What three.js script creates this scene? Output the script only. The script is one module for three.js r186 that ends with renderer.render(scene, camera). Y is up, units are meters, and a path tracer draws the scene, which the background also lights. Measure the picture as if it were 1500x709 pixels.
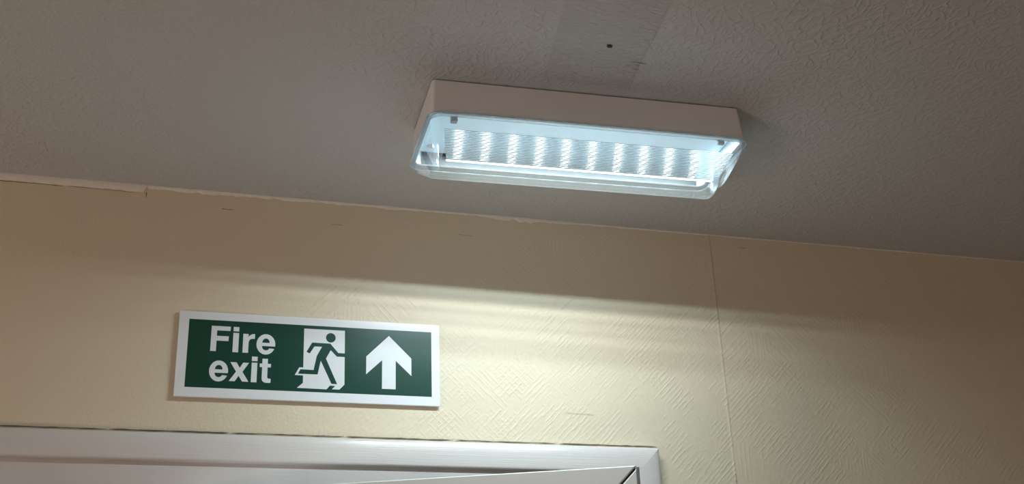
import * as THREE from 'three';
import { RectAreaLightUniformsLib } from 'three/addons/lights/RectAreaLightUniformsLib.js';
import { mergeGeometries } from 'three/addons/utils/BufferGeometryUtils.js';
import { RoundedBoxGeometry } from 'three/addons/geometries/RoundedBoxGeometry.js';

// ---------------------------------------------------------------- camera, light level
const SIGN_Y = 2.157, CEIL_Y = 2.3603;
const scene = new THREE.Scene();
scene.background = new THREE.Color(0x000000);
const camera = new THREE.PerspectiveCamera(2 * Math.atan(709 / 2 / 1700) * 180 / Math.PI, 1500 / 709, 0.02, 30);
camera.position.set(-0.1491, SIGN_Y - 0.4065, 1.2938);
camera.rotation.set(0.4024, -0.2971, -0.0387, 'YXZ');
scene.add(camera);
const renderer = new THREE.WebGLRenderer({ antialias: true });
renderer.toneMapping = THREE.LinearToneMapping;
renderer.toneMappingExposure = 1.0;
renderer.shadowMap.enabled = true;
RectAreaLightUniformsLib.init();
const LED_NITS = 4700, LED_COLOR = new THREE.Color().setRGB(0.86, 0.97, 1.0);
const WARM_CANDELA = 1.5, WARM_COLOR = new THREE.Color().setRGB(1.0, 0.82, 0.72);

// ---------------------------------------------------------------- helpers
let seed = 20240611;
function rnd() { seed |= 0; seed = seed + 0x6D2B79F5 | 0; let t = Math.imul(seed ^ seed >>> 15, 1 | seed); t = t + Math.imul(t ^ t >>> 7, 61 | t) ^ t; return ((t ^ t >>> 14) >>> 0) / 4294967296; }
const rr = (a, b) => a + (b - a) * rnd();
const lerp = (a, b, t) => a + (b - a) * t;
function add(name, geometry, material, parent = scene) {
  const m = new THREE.Mesh(geometry, material); m.name = name; m.castShadow = m.receiveShadow = true; parent.add(m); return m;
}
function group(name, x, y, z, parent = scene) { const g = new THREE.Group(); g.name = name; g.position.set(x, y, z); parent.add(g); return g; }
function structure(o, label, category) { o.userData.kind = 'structure'; if (label) o.userData.label = label; if (category) o.userData.category = category; return o; }
function thing(o, label, category) { o.userData.label = label; o.userData.category = category; return o; }
// box between two corners, uv in metres along the face
function box(x0, x1, y0, y1, z0, z1) {
  const g = new THREE.BoxGeometry(x1 - x0, y1 - y0, z1 - z0); g.translate((x0 + x1) / 2, (y0 + y1) / 2, (z0 + z1) / 2);
  const p = g.attributes.position, n = g.attributes.normal, uv = g.attributes.uv;
  for (let i = 0; i < p.count; i++) {
    const nx = Math.abs(n.getX(i)), ny = Math.abs(n.getY(i));
    if (nx > 0.5) uv.setXY(i, p.getZ(i), p.getY(i)); else if (ny > 0.5) uv.setXY(i, p.getX(i), p.getZ(i)); else uv.setXY(i, p.getX(i), p.getY(i));
  }
  return g;
}
function meshFrom(pos, uv, idx) {
  const g = new THREE.BufferGeometry();
  g.setAttribute('position', new THREE.Float32BufferAttribute(pos, 3));
  g.setAttribute('uv', new THREE.Float32BufferAttribute(uv, 2));
  g.setIndex(idx); g.computeVertexNormals(); return g;
}
// grid of rows of points [x,y,z]; flat = own vertices for each row step (creased)
function gridMesh(rows, uvOf = (p) => [p[0], p[1]], flip = false) {
  const pos = [], uv = [], idx = [], n = rows[0].length;
  for (const r of rows) for (const p of r) { pos.push(...p); uv.push(...uvOf(p)); }
  for (let i = 0; i + 1 < rows.length; i++) for (let j = 0; j + 1 < n; j++) {
    const a = i * n + j, b = a + 1, c = a + n, d = c + 1;
    flip ? idx.push(a, c, b, b, c, d) : idx.push(a, b, c, b, d, c);
  }
  return meshFrom(pos, uv, idx);
}

// ---------------------------------------------------------------- textures
function lattice(n) { const a = new Float32Array(n * n); for (let i = 0; i < n * n; i++) a[i] = rnd(); return a; }
function noiseAt(L, n, x, y) {                       // tiling smooth value noise, x,y in cells
  const xi = Math.floor(x), yi = Math.floor(y); let fx = x - xi, fy = y - yi; fx = fx * fx * (3 - 2 * fx); fy = fy * fy * (3 - 2 * fy);
  const x0 = ((xi % n) + n) % n, x1 = (x0 + 1) % n, y0 = ((yi % n) + n) % n, y1 = (y0 + 1) % n;
  return lerp(lerp(L[y0 * n + x0], L[y0 * n + x1], fx), lerp(L[y1 * n + x0], L[y1 * n + x1], fx), fy);
}
function heightTexture(size, f) {
  const d = new Uint8Array(size * size * 4);
  for (let y = 0; y < size; y++) for (let x = 0; x < size; x++) {
    const v = Math.max(0, Math.min(255, f(x / size, y / size) * 255)), i = (y * size + x) * 4; d[i] = d[i + 1] = d[i + 2] = v; d[i + 3] = 255;
  }
  return wrapTexture(new THREE.DataTexture(d, size, size));
}
function wrapTexture(t) { t.wrapS = t.wrapT = THREE.RepeatWrapping; t.magFilter = THREE.LinearFilter; t.minFilter = THREE.LinearMipmapLinearFilter; t.needsUpdate = true; return t; }
function withRepeat(t, sx, sy) { const c = t.clone(); c.repeat.set(sx, sy); c.needsUpdate = true; return c; }

// ceiling: textured paint, short worm-like wrinkles about a centimetre long
const CEIL_TILE = 0.9;
const cA = lattice(160), cB = lattice(110), cC = lattice(300), cW = lattice(64), cM = lattice(12);
const ceilHeight = heightTexture(1536, (u, v) => {
  const wx = noiseAt(cW, 64, u * 64, v * 64) - 0.5, wy = noiseAt(cW, 64, v * 64 + 17, u * 64 + 5) - 0.5;
  const a = noiseAt(cA, 160, u * 160 + wx * 2.2, v * 160 + wy * 2.2), b = noiseAt(cB, 110, u * 110 - wy * 2, v * 110 + wx * 2);
  const ridge = 1 - Math.min(1, Math.abs(a - 0.5) * 4.2), ridge2 = 1 - Math.min(1, Math.abs(b - 0.5) * 4);
  const m = 0.45 + 0.75 * noiseAt(cM, 12, u * 12, v * 12);
  return 0.12 + m * (0.42 * ridge * ridge + 0.3 * ridge2 * ridge2) + 0.16 * noiseAt(cC, 300, u * 300, v * 300);
});
// rolled emulsion: fine orange peel
const pA = lattice(220), pB = lattice(420), pC = lattice(40);
const rollHeight = heightTexture(1024, (u, v) => 0.5 * noiseAt(pA, 220, u * 220, v * 220) + 0.35 * noiseAt(pB, 420, u * 420, v * 420) + 0.15 * noiseAt(pC, 40, u * 40, v * 40));
// embossed wallpaper: patches of parallel diagonal strokes, some crossing into a trellis, some short upright dashes
const EMB = 2048, EMB_M = 1.06;
const embossHeight = (() => {
  const h = new Float32Array(EMB * EMB), px = EMB / EMB_M;
  const stroke = (x0, y0, x1, y1, w, amp) => {
    const len = Math.hypot(x1 - x0, y1 - y0), steps = Math.ceil(len * px * 1.2), R = Math.ceil(w * px * 2.2);
    let wob = rr(0, 6);
    for (let s = 0; s <= steps; s++) {
      const t = s / steps, e = Math.min(1, Math.min(t, 1 - t) * len / 0.004), jx = Math.sin(t * 9 + wob) * 0.0002, jy = Math.cos(t * 11 + wob) * 0.0002;
      const cx = (lerp(x0, x1, t) + jx) * px, cy = (lerp(y0, y1, t) + jy) * px, a = amp * e * (0.75 + 0.25 * Math.sin(t * 23 + wob * 3));
      for (let y = -R; y <= R; y++) for (let x = -R; x <= R; x++) {
        const gx = Math.round(cx) + x, gy = Math.round(cy) + y, d2 = ((gx - cx) ** 2 + (gy - cy) ** 2) / (w * px) ** 2, v = a * Math.exp(-d2 * 1.3);
        const i = ((gy % EMB) + EMB) % EMB * EMB + ((gx % EMB) + EMB) % EMB; if (v > h[i]) h[i] = v;
      }
    }
  };
  const cell = 0.036, n = Math.round(EMB_M / cell);
  for (let j = 0; j < n; j++) for (let i = 0; i < n; i++) {
    const cx = (i + 0.5) * cell + rr(-0.008, 0.008), cy = (j + 0.5) * cell + rr(-0.008, 0.008), k = rnd(), gap = rr(0.0045, 0.0065), amp = rr(0.35, 1), r = cell * rr(0.6, 0.95);
    const dirs = k < 0.4 ? [1] : k < 0.64 ? [-1] : k < 0.94 ? [1, -1] : [0];
    for (const d of dirs) for (let q = -r; q <= r; q += gap) {
      if (rnd() < 0.16) continue;
      const half = (r - Math.abs(q) * 0.55) * rr(0.55, 1), o = q + rr(-0.001, 0.001), sh = rr(-0.006, 0.006), c = Math.SQRT1_2;
      if (d) stroke(cx + o * c - (half - sh) * c, cy - d * (o * c + 0) - d * (half - sh) * c * -1 * -1, cx + o * c + (half + sh) * c, cy - d * o * c + d * (half + sh) * c, rr(0.0007, 0.0011), amp * rr(0.5, 1));
      else stroke(cx + o, cy - half, cx + o + rr(-0.002, 0.002), cy + half, rr(0.0008, 0.0012), amp * 0.6);
    }
  }
  const f = lattice(256), g = lattice(500), d = new Uint8Array(EMB * EMB * 4);
  for (let y = 0; y < EMB; y++) for (let x = 0; x < EMB; x++) {
    const i = y * EMB + x, u = x / EMB, v = y / EMB;
    const q = Math.min(255, (h[i] * 0.68 + 0.21 * noiseAt(f, 256, u * 256, v * 256) + 0.08 * noiseAt(g, 500, u * 500, v * 500)) * 255);
    d[i * 4] = d[i * 4 + 1] = d[i * 4 + 2] = q; d[i * 4 + 3] = 255;
  }
  return wrapTexture(new THREE.DataTexture(d, EMB, EMB));
})();
function canvasTexture(w, h, draw) {
  const c = document.createElement('canvas'); c.width = w; c.height = h; draw(c.getContext('2d'), w, h);
  const t = new THREE.CanvasTexture(c); t.colorSpace = THREE.SRGBColorSpace; t.magFilter = THREE.LinearFilter; t.anisotropy = 8; t.needsUpdate = true; return t;
}
// brushed gloss paint: long brush lines
const bL = lattice(512);
const brushHeight = heightTexture(512, (u, v) => 0.6 * noiseAt(bL, 512, u * 6, v * 180) + 0.4 * noiseAt(bL, 512, u * 20 + 9, v * 400));

// ---------------------------------------------------------------- materials
const std = (o) => new THREE.MeshStandardMaterial(o), phys = (o) => new THREE.MeshPhysicalMaterial(o);
const lin = (r, g, b) => new THREE.Color().setRGB(r, g, b);
const CREAM = lin(0.735, 0.635, 0.47);
const M = {
  ceiling: std({ color: lin(0.58, 0.585, 0.59), roughness: 0.62, bumpMap: withRepeat(ceilHeight, 1 / CEIL_TILE, 1 / CEIL_TILE), bumpScale: 0.0011 }),
  patch: std({ color: lin(0.54, 0.545, 0.55), roughness: 0.62, bumpMap: withRepeat(ceilHeight, 1 / 1.5, 1 / 0.55), bumpScale: 0.0013 }),
  plaster: std({ color: CREAM, roughness: 0.7, bumpMap: withRepeat(rollHeight, 2, 2), bumpScale: 0.0004 }),
  sideWall: std({ color: lin(0.78, 0.75, 0.7), roughness: 0.8, bumpMap: withRepeat(rollHeight, 2, 2), bumpScale: 0.0004 }),
  smoothPaper: std({ color: CREAM, roughness: 0.55, bumpMap: withRepeat(rollHeight, 2.2, 2.2), bumpScale: 0.00035 }),
  embossPaper: std({ color: CREAM, roughness: 0.5, bumpMap: withRepeat(embossHeight, 1 / EMB_M, 1 / EMB_M), bumpScale: 0.00065 }),
  caulk: std({ color: lin(0.86, 0.8, 0.71), roughness: 0.6, bumpMap: withRepeat(rollHeight, 6, 6), bumpScale: 0.0006 }),
  darkSliver: std({ color: lin(0.13, 0.1, 0.075), roughness: 0.9 }),
  scuff: std({ color: lin(0.3, 0.3, 0.28), roughness: 0.8 }),
  gloss: phys({ color: lin(0.7, 0.65, 0.62), roughness: 0.28, clearcoat: 0.5, clearcoatRoughness: 0.12, bumpMap: withRepeat(brushHeight, 2, 8), bumpScale: 0.00012 }),
  door: phys({ color: lin(0.84, 0.86, 0.85), roughness: 0.3, clearcoat: 0.3, clearcoatRoughness: 0.2 }),
  gasket: std({ color: lin(0.045, 0.043, 0.045), roughness: 0.6 }),
  doorEdge: std({ color: lin(0.2, 0.19, 0.18), roughness: 0.5 }),
  metal: std({ color: lin(0.6, 0.6, 0.6), roughness: 0.3, metalness: 1 }),
  casing: std({ color: lin(0.82, 0.8, 0.8), roughness: 0.45 }),
  dimmedWall: std({ color: lin(0.02, 0.028, 0.033), roughness: 0.6 }),  // near-black so the far wall does not glare under the LEDs
  tray: std({ color: lin(0.46, 0.57, 0.63), roughness: 0.5 }),
  circuit: std({ color: lin(0.5, 0.63, 0.69), roughness: 0.5 }),
  clip: std({ color: lin(0.1, 0.11, 0.11), roughness: 0.5 }),
  ribbed: phys({ color: lin(0.72, 0.76, 0.78), roughness: 0.09, transmission: 1, thickness: 0, ior: 1.49 }),  // grey tint put in to dim the wall between the light streaks
  dimTint: phys({ color: lin(0.6, 0.64, 0.66), roughness: 0.12, transmission: 1, thickness: 0, ior: 1.49 }),  // darker grey tint, grades the upper edge of the light on the wall
  clear: phys({ color: lin(0.96, 0.98, 1.0), roughness: 0.12, transmission: 1, thickness: 0, ior: 1.49 }),
  pane: phys({ color: lin(0.93, 0.97, 1.0), roughness: 0.14, transmission: 1, thickness: 0, ior: 1.49 }),
  floorPane: phys({ color: lin(0.88, 0.95, 0.98), roughness: 0.095, transmission: 1, thickness: 0, ior: 1.49 }),
  rim: phys({ color: lin(0.52, 0.6, 0.64), roughness: 0.28, transmission: 0.92, thickness: 0, ior: 1.49 }),
  bead: phys({ color: lin(0.95, 0.98, 1), roughness: 0.95, transmission: 1, thickness: 0, ior: 1.49 }),
  reed: phys({ color: lin(0.9, 0.97, 1), roughness: 0.09, transmission: 1, thickness: 0.002, ior: 1.49 }),
  led: std({ color: lin(0.9, 0.9, 0.85), roughness: 0.4, emissive: LED_COLOR, emissiveIntensity: 30 }),
  ledBody: std({ color: lin(0.85, 0.85, 0.85), roughness: 0.5 }),
  board: std({ color: lin(0.14, 0.45, 0.3), roughness: 0.5 }),
  carpet: std({ color: lin(0.12, 0.09, 0.07), roughness: 0.95, bumpMap: withRepeat(rollHeight, 3, 3), bumpScale: 0.003 }),
  opal: std({ color: lin(0.9, 0.85, 0.78), roughness: 0.4, emissive: WARM_COLOR, emissiveIntensity: 6 }),
};

// ---------------------------------------------------------------- room shell
const RX0 = -2.0, RX1 = 2.2, RZ1 = 3.2, T = 0.12;
const OX0 = -0.405, OX1 = 0.405, OY = SIGN_Y - 0.118;       // rough opening of the doorway
structure(add('floor', box(RX0 - T, RX1 + T, -0.1, 0, -1.6, RZ1 + T), M.carpet), 'brown carpet floor of the room below the picture');
const ceiling = structure(add('ceiling', box(RX0 - T, RX1 + T, CEIL_Y, CEIL_Y + 0.1, -1.6, RZ1 + T), M.ceiling), 'off-white textured paint ceiling with wormy wrinkles');
const wallBack = structure(add('wall_back', mergeGeometries([
  box(RX0 - T, OX0, 0, CEIL_Y, -T, 0), box(OX1, RX1 + T, 0, CEIL_Y, -T, 0), box(OX0, OX1, OY, CEIL_Y, -T, 0)]), M.plaster), 'cream papered wall with the sign and the doorway');
structure(add('wall_left', box(RX0 - T, RX0, 0, CEIL_Y, 0, RZ1), M.sideWall), 'plain off-white side wall on the left');
structure(add('wall_right', box(RX1, RX1 + T, 0, CEIL_Y, 0, RZ1), M.sideWall), 'plain off-white side wall on the right');
structure(add('wall_front', box(RX0 - T, RX1 + T, 0, CEIL_Y, RZ1, RZ1 + T), M.sideWall), 'plain off-white wall behind the camera');
structure(add('wall_passage', mergeGeometries([
  box(-0.9, 0.9, 0, CEIL_Y, -1.6, -1.5), box(-0.9, -0.8, 0, CEIL_Y, -1.5, -T), box(0.8, 0.9, 0, CEIL_Y, -1.5, -T)]), M.plaster), 'cream walls of the dim passage beyond the door');

// wallpaper drops, 53 cm wide, each with lifted edges; cut round the doorway
const SEAM0 = -0.003, DROP = 0.527;
function paperDrop(k, material, thick, lipL, lipR) {
  const x0 = SEAM0 + k * DROP, x1 = x0 + DROP, parts = [];
  const prof = [[x0, lipL ? 0 : thick], [x0 + 0.0002, thick + lipL], [x0 + 0.0025, thick + lipL], [x0 + 0.006, thick], [x1 - 0.005, thick], [x1 - 0.0022, thick + lipR], [x1 - 0.0002, thick + lipR], [x1, thick]];
  const zAt = (x) => { for (let i = 0; i + 1 < prof.length; i++) if (x <= prof[i + 1][0]) return lerp(prof[i][1], prof[i + 1][1], (x - prof[i][0]) / (prof[i + 1][0] - prof[i][0])); return 0; };
  const strip = (a, b, y0, y1) => {
    if (b - a < 1e-4) return;
    const xs = [a, ...prof.map((p) => p[0]).filter((x) => x > a && x < b), b];
    const row = (y) => xs.map((x) => [x, y, zAt(x)]);
    parts.push(gridMesh([row(y0), row(y1)], (p) => [p[0] - x0, p[1]]));
  };
  const top = CEIL_Y - 0.0005;
  strip(x0, x1, OY, top);
  if (x1 <= OX0 || x0 >= OX1) strip(x0, x1, 0, OY);
  else { strip(x0, Math.min(x1, OX0), 0, OY); strip(Math.max(x0, OX1), x1, 0, OY); }
  const m = add('wallpaper_drop', parts.length > 1 ? mergeGeometries(parts) : parts[0], material, wallBack);
  return m;
}
paperDrop(-3, M.smoothPaper, 0.0006, 0, 0); paperDrop(-2, M.smoothPaper, 0.0006, 0, 0);
paperDrop(-1, M.smoothPaper, 0.0005, 0, 0).userData.label = 'smooth cream wallpaper drop';
paperDrop(0, M.embossPaper, 0.0005, 0, 0.0007).userData.label = 'embossed cream wallpaper drop';
for (let k = 1; k < 4; k++) paperDrop(k, M.embossPaper, 0.0007, 0, 0.0008);

// ragged filler bead where wall meets ceiling
{
  const rows = [], N = 900, X0 = -0.62, X1 = 1.5, nA = lattice(64);
  const n1 = (x, f, o) => noiseAt(nA, 64, x * f + o, o * 3.7) - 0.5;
  const size = (x) => {
    let s = 0.0016;
    if (x < -0.2) s = 0.0076; else if (x < 0.11) s = lerp(0.0036, 0.0022, (x + 0.2) / 0.31);
    if (x > 0.2 && x < 0.335) s = 0.0016 + 0.003 * Math.sin((x - 0.2) / 0.135 * Math.PI);
    if (x > 0.6) s = 0.0012;
    return Math.max(0.0006, s * (1 + (x < -0.2 ? 0.25 : 0.7) * n1(x, 60, 1) + (x < -0.2 ? 0.2 : 0.9) * n1(x, 260, 2)));
  };
  for (let i = 0; i <= N; i++) {
    const x = lerp(X0, X1, i / N), s = size(x), d = Math.min(0.002, s * 0.6), j = 0.0008 * n1(x, 120, 5);
    rows.push([[x, CEIL_Y, d + 0.001], [x, CEIL_Y - s * 0.25, d + 0.0014 + j], [x, CEIL_Y - s * 0.6 + j, d * 0.8 + 0.0012], [x, CEIL_Y - s * 0.95 + j, d * 0.55 + 0.001], [x, CEIL_Y - s - 0.0006, 0.0002]]);
  }
  add('filler_bead', gridMesh(rows, (p) => [p[0], p[1]], true), M.caulk, wallBack).userData.label = 'ragged pale filler bead under the ceiling';
}
// hairline cracks and dents in the paint, plus dark edge lines: thin dark slivers let into the paper
function darkSliver(points, w, z) {
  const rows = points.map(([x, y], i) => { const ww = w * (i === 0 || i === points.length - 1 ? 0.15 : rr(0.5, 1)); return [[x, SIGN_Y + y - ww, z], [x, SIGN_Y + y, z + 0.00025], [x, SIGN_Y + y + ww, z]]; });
  add('crack_gap_sliver', gridMesh(rows, (p) => [p[0], p[1]], true), M.darkSliver, wallBack);
}
const sliverLine = (x0, y0, x1, y1, w, z) => { const pts = [], n = 9; for (let i = 0; i <= n; i++) pts.push([lerp(x0, x1, i / n), lerp(y0, y1, i / n) + rr(-0.0004, 0.0004)]); darkSliver(pts, w, z); };
sliverLine(-0.112, 0.1822, -0.098, 0.1816, 0.0004, 0.0007);
sliverLine(-0.37, 0.1938, -0.29, 0.1942, 0.00045, 0.0007); sliverLine(-0.285, 0.1944, -0.21, 0.1936, 0.00035, 0.0007);  // thin dark line along the lower edge of the filler
{ const pts = []; for (let i = 0; i <= 6; i++) pts.push([-0.1985 + rr(-0.0003, 0.0003), 0.1945 - i * 0.001]); const rows = pts.map(([x, y], i) => { const w = 0.0005 * (1 - i / 7); return [[x - w, SIGN_Y + y, 0.0007], [x, SIGN_Y + y, 0.001], [x + w, SIGN_Y + y, 0.0007]]; }); add('crack_gap_sliver', gridMesh(rows, (p) => [p[0], p[1]]), M.darkSliver, wallBack); }
// open joint over the architrave: gap shade and dirt drawn as dark slivers
for (let k = 0; k < 6; k++) { const a = -0.34 + k * 0.127, pts = []; for (let i = 0; i <= 16; i++) pts.push([lerp(a, a + 0.126, i / 16), -0.0881 + rr(-0.0002, 0.0002)]); darkSliver(pts, k % 2 ? 0.0008 : 0.0006, 0.0013); }
sliverLine(0.018, 0.1732, 0.032, 0.1727, 0.0003, 0.0013);
sliverLine(0.176, 0.1732, 0.196, 0.1727, 0.00025, 0.0013);
sliverLine(0.566, 0.1882, 0.578, 0.1879, 0.0003, 0.0009);
sliverLine(0.306, -0.0502, 0.342, -0.0511, 0.00016, 0.0013);

// patched strip of ceiling paper with a scuff, and a speck of dirt
{
  const quad = [[0.182, 0.335], [0.277, 0.335], [0.2, 0.95], [0.09, 0.95]], t = 0.0007, t0 = 0.00075, y = CEIL_Y;
  const up = [], N = 14;
  for (let i = 0; i <= N; i++) {
    const v = i / N, a = [lerp(quad[0][0], quad[3][0], v) + rr(-0.001, 0.001), lerp(quad[0][1], quad[3][1], v)], b = [lerp(quad[1][0], quad[2][0], v) + rr(-0.002, 0.002), lerp(quad[1][1], quad[2][1], v)];
    up.push([[a[0], y, a[1]], [a[0] + 0.0015, y - t, a[1]], [b[0] - 0.004, y - t, b[1]], [b[0], y, b[1]]]);
  }
  add('plaster_patch', gridMesh(up, (p) => [p[0], p[2]], true), M.patch, ceiling).userData.label = 'patched strip with finer wrinkles';
  for (const [sx, sz, l, w, a] of [[0.262, 0.386, 0.009, 0.0007, 0.1], [0.27, 0.3855, 0.011, 0.001, -0.15], [0.2615, 0.382, 0.008, 0.0006, 1.2], [0.258, 0.3785, 0.006, 0.0006, 0.2], [0.268, 0.381, 0.006, 0.0005, -0.1], [0.2685, 0.3735, 0.007, 0.0011, 0.1], [0.256, 0.374, 0.003, 0.0005, 0.4]]) {
    const rows = [], n = 8;
    for (let i = 0; i <= n; i++) { const t = i / n - 0.5, ww = w * (0.15 + Math.sqrt(Math.max(0, 1 - 4 * t * t))) * rr(0.5, 1.1), cx = sx + Math.cos(a) * t * l, cz = sz + Math.sin(a) * t * l + rr(-0.0003, 0.0003); rows.push([[cx, y - t0, cz - ww], [cx, y - t0 - 0.0002, cz], [cx, y - t0, cz + ww]]); }
    add('scuff', gridMesh(rows, (p) => [p[0], p[2]]), M.scuff, ceiling);
  }
  const speck = new THREE.IcosahedronGeometry(0.0022, 2); const p = speck.attributes.position;
  for (let i = 0; i < p.count; i++) { const k = 0.75 + 0.5 * Math.abs(Math.sin(p.getX(i) * 2100 + p.getZ(i) * 1700)); p.setXYZ(i, p.getX(i) * k * 1.3, p.getY(i) * 0.55, p.getZ(i) * k); }
  speck.computeVertexNormals(); speck.rotateY(0.5); speck.translate(0.228, y - 0.0012, 0.408);
  add('dirt_speck', speck, M.gasket, ceiling).userData.label = 'small dark speck';
}

// ---------------------------------------------------------------- door frame
// moulding swept from A to B in the wall plane with mitred ends; across = direction from the outer edge inwards
function moulding(prof, ax, ay, bx, by, ix, iy, mitA, mitB) {
  const L = Math.hypot(bx - ax, by - ay), dx = (bx - ax) / L, dy = (by - ay) / L, rows = [];
  const N = 24;
  for (let i = 0; i <= N; i++) rows.push(prof.map(([s, z]) => { const a = s * mitA, b = L - s * mitB, t = lerp(a, b, i / N); return [ax + dx * t + ix * s, ay + dy * t + iy * s, z]; }));
  const len = (p) => (p[0] - ax) * dx + (p[1] - ay) * dy, acr = (p) => (p[0] - ax) * ix + (p[1] - ay) * iy;
  return gridMesh(rows, (p) => [len(p), acr(p) + p[2]], dx * iy - dy * ix > 0);
}
const ARCH = [[0, 0.0005], [0, 0.0118], [0.0012, 0.0138], [0.004, 0.0151], [0.008, 0.0162], [0.013, 0.017], [0.02, 0.0176], [0.028, 0.018], [0.0305, 0.0175], [0.0318, 0.016], [0.032, 0.013], [0.032, 0.0005]];
const AY = SIGN_Y - 0.0925, AX0 = -0.425, AX1 = 0.4185;
const trim1 = structure(group('trim_1', 0, 0, 0), 'cream gloss architrave round the doorway');
add('architrave_head', moulding(ARCH, AX0, AY, AX1, AY, 0, -1, 1, 1), M.gloss, trim1);
add('architrave_leg', moulding(ARCH, AX1, AY, AX1, 0, -1, 0, 1, 0), M.gloss, trim1);
add('architrave_leg', moulding(ARCH, AX0, 0, AX0, AY, 1, 0, 0, 1), M.gloss, trim1);
// lining with a stop behind the architrave
const trim2 = structure(group('trim_2', 0, 0, 0), 'cream gloss door lining');
const LB = SIGN_Y - 0.1555, LZ = 0.0132, LX0 = AX0 + 0.031, LX1 = AX1 - 0.031;
const rbox = (x0, x1, y0, y1, z0, z1, r = 0.002) => { const g = new RoundedBoxGeometry(x1 - x0, y1 - y0, z1 - z0, 3, r); g.translate((x0 + x1) / 2, (y0 + y1) / 2, (z0 + z1) / 2); return g; };
add('lining_head', rbox(OX0 + 0.001, OX1 - 0.001, LB, OY - 0.0005, -T, LZ, 0.003), M.gloss, trim2);
add('lining_side', rbox(LX1 - 0.012, OX1 - 0.001, 0, LB, -T, LZ - 0.001), M.gloss, trim2);
add('lining_side', rbox(OX0 + 0.001, LX0 + 0.004, 0, LB, -T, LZ - 0.001), M.gloss, trim2);

// ---------------------------------------------------------------- door leaf, ajar towards the room
{
  const W = 0.751, H = SIGN_Y - 0.160 - 0.008, D = 0.044, S = 0.095, leaf = structure(group('door_1', 0.3046 - 0.9219 * W, 0.008, 0.214 - 0.3875 * W), 'pale grey-white glazed door standing ajar, its frame mitred at the corner');
  leaf.rotation.y = -Math.atan2(0.3875, 0.9219);
  const bar = (pts) => { const s = new THREE.Shape(pts.map(([x, y]) => new THREE.Vector2(x, y))); const g = new THREE.ExtrudeGeometry(s, { depth: D - 0.004, bevelEnabled: true, bevelThickness: 0.002, bevelSize: 0.002, bevelOffset: -0.002, bevelSegments: 3 }); g.translate(0, 0, -D + 0.002); return g; };
  const G = 0.0013;                                     // open mitre joint
  add('top_rail', bar([[0, H], [W - G, H], [W - S - G, H - S], [S, H - S]]), M.door, leaf);
  add('bottom_rail', bar([[0, 0], [S, S], [W - S, S], [W, 0]]), M.door, leaf);
  add('hinge_stile', bar([[0, 0], [0, H], [S, H - S], [S, S]]), M.door, leaf);
  add('lock_stile', bar([[W - 0.0012, H - 0.0012 - 0.0016], [W - 0.0012, 0.0012], [W - S, S], [W - S, H - S - 0.0008]]), M.door, leaf);
  add('mitre_gasket', bar([[W - 0.004, H - 0.001], [W - 0.002, H - 0.004], [W - S, H - S - 0.002], [W - S - 0.002, H - S]]).translate(0, 0, -0.0025), M.gasket, leaf);
  add('edge_seal', rbox(W - 0.0014, W + 0.0014, 0.001, H - 0.0012, -D + 0.004, -0.0004, 0.0008), M.doorEdge, leaf);
  add('glass_panel', rbox(S - 0.01, W - S + 0.01, S - 0.01, H - S + 0.01, -0.028, -0.016), phys({ color: lin(0.8, 0.85, 0.84), roughness: 0.35, transmission: 0.9, thickness: 0, ior: 1.5 }), leaf);
  const h = add('handle', new RoundedBoxGeometry(0.028, 0.2, 0.008, 3, 0.003).translate(W - S / 2, 1.02, 0.004), M.metal, leaf);
  add('lever', new THREE.TubeGeometry(new THREE.CatmullRomCurve3([new THREE.Vector3(W - S / 2, 1.05, 0.006), new THREE.Vector3(W - S / 2, 1.05, 0.045), new THREE.Vector3(W - S / 2 - 0.02, 1.05, 0.055), new THREE.Vector3(W - S / 2 - 0.12, 1.05, 0.055)]), 24, 0.009, 10), M.metal, h);
}

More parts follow.
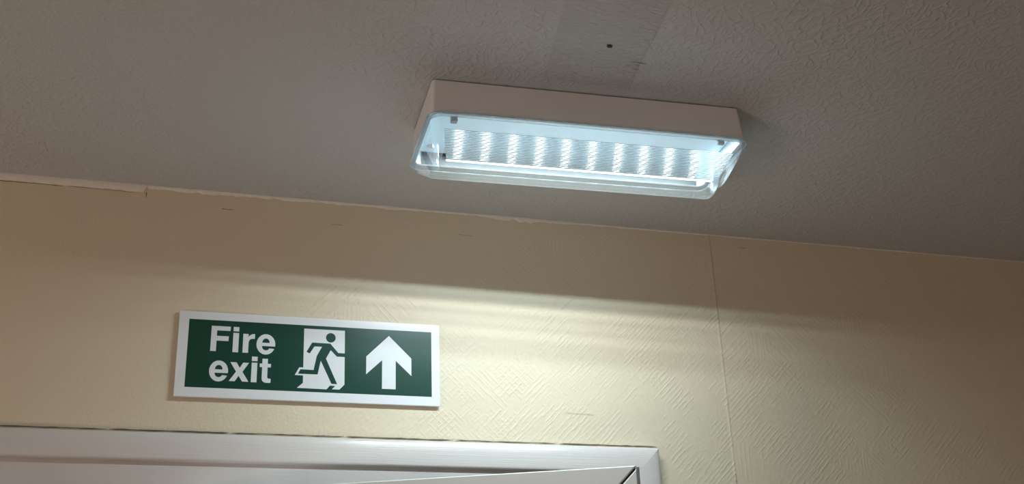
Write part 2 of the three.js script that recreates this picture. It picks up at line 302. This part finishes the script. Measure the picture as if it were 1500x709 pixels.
// ---------------------------------------------------------------- fire exit sign
{
  const mm = 6, tex = canvasTexture(300 * mm, 100 * mm, (c) => {
    c.scale(mm, mm); c.fillStyle = '#e9ebee'; c.fillRect(0, 0, 300, 100);
    const green = '#053f31', white = '#e6e8ea', poly = (p, s) => { c.fillStyle = s; c.beginPath(); p.forEach(([x, y], i) => i ? c.lineTo(x, y) : c.moveTo(x, y)); c.closePath(); c.fill(); };
    c.fillStyle = green; c.fillRect(10.7, 9.2, 279.8, 80);
    poly([[139.8, 13.2], [187.2, 13.2], [187.9, 78.8], [182.2, 85.1], [173.5, 85], [177.1, 81], [171.2, 80.7], [167.5, 85.4], [133.7, 85], [140.3, 78.9], [140.3, 70.1], [130.9, 69.9], [135.6, 60.5], [140.2, 60.4]], white);
    poly([[149.5, 29.9], [170.5, 30.1], [180, 41.1], [187.8, 41.2], [187.8, 45.5], [178.4, 45.5], [171.1, 38], [165.8, 48.5], [179.4, 78.7], [172.9, 78.6], [159.9, 51.2], [156.8, 68.1], [134.5, 68.2], [137.1, 62.8], [152.1, 63], [155.2, 46.1], [161.1, 34.4], [152.2, 34.4], [147, 43.3], [143.4, 41.4]], green);
    c.beginPath(); c.ellipse(170.9, 22.9, 5.6, 5.8, 0, 0, 7); c.fill();
    poly([[239.3, 16.6], [266.3, 43.4], [266.3, 65], [247.6, 47.2], [247.6, 81.9], [231.4, 81.9], [231.4, 47.2], [212.7, 65.3], [212.7, 43.4]], white);
    poly([[35.8, 15.9], [57, 15.9], [56.8, 21.3], [42, 21.3], [42, 27.7], [55.3, 27.7], [55.2, 33.5], [42, 33.5], [42, 46.1], [35.6, 46.1]], white);
    const i1 = (x, y) => { c.fillStyle = white; c.fillRect(x, y, 6.4, 5.4); c.fillRect(x, y + 7.2, 6.4, 23.2); };
    i1(60.1, 15.9); i1(82.2, 50.3);
    c.fillStyle = white; c.beginPath(); c.moveTo(71.2, 23.6); c.lineTo(77.2, 23.6); c.lineTo(77.2, 27.2); c.quadraticCurveTo(79.4, 23.1, 84.4, 23.3); c.lineTo(84.3, 29.3); c.quadraticCurveTo(77.7, 28.3, 77.6, 34.6); c.lineTo(77.6, 46.3); c.lineTo(71.2, 46.3); c.closePath(); c.fill();
    const e = (cx, cy, rx, ry) => {
      c.fillStyle = white; c.beginPath(); c.ellipse(cx, cy, rx, ry, 0, 0, 7); c.fill();
      c.fillStyle = green; c.beginPath(); c.ellipse(cx, cy - 1.9, 4.1, 5.1, 0, Math.PI, 0); c.closePath(); c.fill();
      c.beginPath(); c.moveTo(cx - 4.2, cy + 2.2); c.lineTo(cx + rx + 1, cy + 2.2); c.lineTo(cx + rx + 1, cy + 5.3); c.lineTo(cx + 4, cy + 4.6); c.quadraticCurveTo(cx + 2.6, cy + 7.2, cx + 0.2, cy + 7.1); c.quadraticCurveTo(cx - 4, cy + 6.9, cx - 4.2, cy + 2.2); c.fill();
    };
    e(97, 35, 10.6, 12.3); e(46.4, 69.2, 10.4, 12.3);
    poly([[58.6, 58.1], [65.6, 58.1], [69.3, 64.4], [72.8, 58.1], [79.4, 58.1], [72.6, 69], [79.7, 80.4], [72.6, 80.4], [68.5, 73.9], [64.6, 80.4], [58, 80.4], [65.4, 69]], white);
    c.fillStyle = white; c.beginPath(); c.moveTo(94, 52.2); c.lineTo(100.2, 52.2); c.lineTo(100.2, 58.1); c.lineTo(103.8, 58.1); c.lineTo(103.8, 62.4); c.lineTo(100.2, 62.4); c.lineTo(100.2, 73.8); c.quadraticCurveTo(100.3, 76.2, 104.1, 75.6); c.lineTo(104.1, 80.5); c.quadraticCurveTo(94, 82, 94, 75.4); c.lineTo(94, 62.4); c.lineTo(91.2, 62.4); c.lineTo(91.2, 58.1); c.lineTo(94, 58.1); c.closePath(); c.fill();
  });
  const s = group('fire_exit_sign', 0, SIGN_Y, 0.0022); s.rotation.z = 0.0014;
  add('backing_board', new RoundedBoxGeometry(0.3, 0.1, 0.003, 2, 0.0006).translate(0, 0, 0.0015), std({ color: lin(0.78, 0.8, 0.83), roughness: 0.3 }), s);
  const face = new THREE.PlaneGeometry(0.2992, 0.0992); face.translate(0, 0, 0.00315);
  add('printed_face', face, phys({ map: tex, roughness: 0.32, clearcoat: 0.2, clearcoatRoughness: 0.2 }), s).userData.label = 'green panel reading Fire exit, running figure and up arrow';
  thing(s, 'white-edged green Fire exit sign with running figure and up arrow, above the door', 'sign');
}

// ---------------------------------------------------------------- emergency light
{
  const L = group('emergency_light', 0.243, CEIL_Y, 0.262); L.rotation.y = -0.0407;
  thing(L, 'lit white emergency light with clear ribbed cover and ten bright points, screwed to the ceiling', 'ceiling light');
  const NA = 8, NN = 12;
  // closed contour: rounded rectangle with a semi-elliptic bite in each end; returns points and a side tag for each step
  function contour(drop, a, b, rc, bite) {
    const P = [], tag = [], y = -drop, put = (x, z, t) => { P.push([x, y, z]); tag.push(t); };
    const end = (s) => {   // s = +1 right end from near to far, -1 left end from far to near
      for (let i = 0; i <= NN; i++) { const q = i / NN * Math.PI; put(s * (a - bite * Math.sin(q)), s * 0.0085 * Math.cos(q), s > 0 ? 'right' : 'left'); }
    };
    const arc = (cx, cz, a0, t) => { for (let i = 0; i <= NA; i++) { const q = a0 + i / NA * Math.PI / 2; put(cx + rc * Math.sin(q), cz + rc * Math.cos(q), i < NA ? t : null); } };
    arc(a - rc, b - rc, 0, 'right'); tag[tag.length - 1] = 'right';
    end(1); tag[tag.length - 1] = 'right';
    arc(a - rc, -b + rc, Math.PI / 2, 'right'); tag[tag.length - 1] = 'far';
    arc(-a + rc, -b + rc, Math.PI, 'left'); tag[tag.length - 1] = 'left';
    end(-1); tag[tag.length - 1] = 'left';
    arc(-a + rc, b - rc, Math.PI * 1.5, 'left'); tag[tag.length - 1] = 'near';
    P.push(P[0].slice());
    return { P, tag };
  }
  // skin between contours, kept by side
  function skin(levels, sides) {
    const pos = [], uv = [], idx = [];
    for (let k = 0; k + 1 < levels.length; k++) {
      const A = levels[k], B = levels[k + 1];
      for (let i = 0; i < A.tag.length; i++) {
        if (sides && !sides.includes(A.tag[i])) continue;
        const o = pos.length / 3;
        for (const p of [A.P[i], A.P[i + 1], B.P[i], B.P[i + 1]]) { pos.push(...p); uv.push(p[0], p[2]); }
        idx.push(o, o + 2, o + 1, o + 1, o + 2, o + 3);
      }
    }
    return meshFrom(pos, uv, idx);
  }
  const RIM = 0.0405;
  const C = contour;
  // casing
  add('casing', skin([C(0.0014, 0.166, 0.0555, 0.004, 0), C(RIM - 0.003, 0.1683, 0.0578, 0.004, 0), C(RIM, 0.168, 0.0575, 0.004, 0), C(RIM, 0.165, 0.0545, 0.006, 0)]), M.casing, L);
  add('inner_wall', skin([C(RIM, 0.165, 0.0545, 0.006, 0), C(0.0, 0.1635, 0.053, 0.004, 0)], ['far']), M.dimmedWall, L);  // far side shaded by colour to hold down the LED glare
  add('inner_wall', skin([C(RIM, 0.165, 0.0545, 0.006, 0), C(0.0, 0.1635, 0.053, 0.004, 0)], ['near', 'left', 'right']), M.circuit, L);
  const tray = add('gear_tray', rbox(-0.1635, 0.1635, -0.0265, -0.0235, -0.0532, 0.0532, 0.001), M.tray, L);
  // ten diodes in a row
  for (let i = 0; i < 10; i++) {
    const x = lerp(-0.125, 0.1415, i / 9), z = -0.0155;
    const body = add('led', rbox(x - 0.005, x + 0.005, -0.0278, -0.0265, z - 0.005, z + 0.005, 0.0004), M.ledBody, tray);
    const lens = new THREE.SphereGeometry(0.0044, 20, 8, 0, Math.PI * 2, Math.PI / 2, Math.PI / 2); lens.scale(1, 0.21, 1); lens.translate(x, -0.0277, z);
    body.geometry = mergeGeometries([body.geometry.index ? body.geometry.toNonIndexed() : body.geometry, lens.toNonIndexed()], true); body.material = [M.ledBody, M.led];
    const light = new THREE.RectAreaLight(LED_COLOR, LED_NITS, 0.0046, 0.0042); light.name = 'led_light';
    light.position.set(x, -0.0288, z); light.rotation.x = -Math.PI / 2; L.add(light);
  }
  add('circuit_board', rbox(-0.142, 0.158, -0.0269, -0.0263, -0.0235, -0.0075, 0.0002), M.circuit, tray);
  add('clip', rbox(-0.1445, -0.138, -RIM + 0.001, -0.0265, 0.037, 0.0435, 0.0004), M.clip, tray);
  add('clip', rbox(0.1435, 0.1505, -RIM + 0.001, -0.0265, 0.0405, 0.0445, 0.0004), M.clip, tray);
  // cover
  const prof = [[0.0446, 0.1672, 0.0592, 0.012], [0.0475, 0.1668, 0.0582, 0.0125], [0.051, 0.1662, 0.0572, 0.013], [0.0548, 0.1652, 0.0555, 0.013], [0.060, 0.1635, 0.0462, 0.012], [0.066, 0.161, 0.0355, 0.010], [0.0715, 0.158, 0.0255, 0.007], [0.0733, 0.1565, 0.0222, 0.006]];
  const prof2 = (d) => { let i = 0; while (i < prof.length - 2 && d > prof[i + 1][0]) i++; const t = (d - prof[i][0]) / (prof[i + 1][0] - prof[i][0]); return prof[i].map((v, k) => lerp(v, prof[i + 1][k], t)); };
  const biteAt = (d, a) => d < 0.0468 ? 0 : Math.max(0, a - 0.1495);
  const lev = (d) => { const [, a, b, rc] = prof2(d); return C(d, a, b, rc, biteAt(d, a)); };
  const all = prof.map((p) => lev(p[0])); all.splice(1, 0, lev(0.0467), lev(0.04685));
  const bottom = all[all.length - 1];
  const shape = new THREE.Shape(bottom.P.slice(0, -1).map(([x, , z]) => new THREE.Vector2(x, -z)));
  const floor = new THREE.ShapeGeometry(shape); floor.rotateX(-Math.PI / 2); floor.translate(0, -0.0733, 0);
  const strip = (g) => { const q = g.index ? g.toNonIndexed() : g; for (const k of Object.keys(q.attributes)) if (!['position', 'normal', 'uv'].includes(k)) q.deleteAttribute(k); return q; };
  const cover = add('cover', mergeGeometries([strip(skin(all, ['left', 'right'])), strip(skin([lev(0.0446), lev(0.0475), lev(0.051), lev(0.0548)], ['near']))]), M.pane, L);
  add('lower_face', mergeGeometries([strip(floor), strip(skin([lev(0.0548), lev(0.06), lev(0.066), lev(0.0715), lev(0.0733)], ['far']))]), M.floorPane, cover);
  cover.userData.label = 'clear ribbed plastic cover';
  // far side: added bands, tinted and clear, that shape light streaks on the wall
  const bands = [[0.0446, 0.0453, 0], [0.0453, 0.0463, 2], [0.0463, 0.048, 1], [0.048, 0.0484, 2], [0.0484, 0.0503, 1], [0.0503, 0.0511, 2], [0.0511, 0.0548, 1]];
  for (const [d0, d1, k] of bands) add(k === 2 ? 'added_clear_band' : 'added_tint_band', skin([lev(d0), lev(d1)], ['far']), [M.dimTint, M.ribbed, M.clear][k], cover);
  add('rim', skin([C(RIM, 0.1655, 0.058, 0.009, 0), C(RIM + 0.0002, 0.171, 0.0622, 0.013, 0), C(RIM + 0.001, 0.1716, 0.0628, 0.0132, 0), C(RIM + 0.0035, 0.1716, 0.0628, 0.0132, 0), C(0.0446, 0.171, 0.0622, 0.013, 0), C(0.0446, 0.1672, 0.0592, 0.012, 0)]), M.rim, cover);
  // solid ribs moulded on the near face, plus an added bead imitating the edge highlight
  const ribs = [], NR = 19, pitch = 0.0371 / NR, half = 0.53, R = pitch / 2 / Math.sin(half);
  for (let i = 0; i < NR; i++) {
    const t = (i + 0.5) / NR, d = lerp(0.0554, 0.0728, t), [, a, b] = prof2(d), len = 2 * (a - 0.011);
    // shallow half-lens rib: arc facing down and towards the room, flat back
    const sec = new THREE.Shape(); sec.absarc(0, -R * Math.cos(half), R, Math.PI / 2 - half, Math.PI / 2 + half, false); sec.lineTo(-pitch / 2, -0.0003); sec.lineTo(pitch / 2, -0.0003); sec.closePath();
    const e = new THREE.ExtrudeGeometry(sec, { depth: len, bevelEnabled: false, curveSegments: 12 }); e.translate(0, 0, -len / 2); e.rotateY(Math.PI / 2);   // arc side +y, along x
    e.rotateX(Math.PI - 0.49); e.translate(0, -d - 0.0006, b + 0.0004); ribs.push(e);
  }
  const r2 = add('rib', mergeGeometries(ribs), M.reed, cover); r2.userData.kind = 'stuff';
  add('added_glow_bead', new THREE.CapsuleGeometry(0.001, 0.286, 4, 12).rotateZ(Math.PI / 2).translate(-0.003, -0.0739, 0.0228), M.bead, cover);  // added: bright edge line that scatters LED light onto the ceiling
  for (const s of [-1, 1]) {
    const head = new THREE.CylinderGeometry(0.0036, 0.0036, 0.002, 20).translate(s * 0.1585, -0.0478, 0);
    const slot = new THREE.BoxGeometry(0.0052, 0.0006, 0.0009).translate(s * 0.1585, -0.049, 0);
    add('screw', mergeGeometries([head, slot]), M.metal, L);
  }
}

// ---------------------------------------------------------------- warm lamp out of the picture, left: its glow warms the left of the wall
{
  const L = thing(group('floor_lamp', -1.6, 0, 1.35), 'warm opal globe lamp on a thin metal stand by the left wall', 'lamp');
  add('base', new THREE.CylinderGeometry(0.13, 0.14, 0.025, 40).translate(0, 0.0125, 0), M.metal, L);
  add('pole', new THREE.CylinderGeometry(0.01, 0.01, 0.98, 16).translate(0, 0.51, 0), M.metal, L);
  add('globe', new THREE.SphereGeometry(0.11, 32, 20).translate(0, 1.1, 0), M.opal, L);
  const p = new THREE.PointLight(WARM_COLOR, WARM_CANDELA); p.name = 'floor_lamp_light'; p.position.set(0, 1.1, 0); p.castShadow = true; p.shadow.radius = 5; L.add(p);
}
renderer.render(scene, camera);
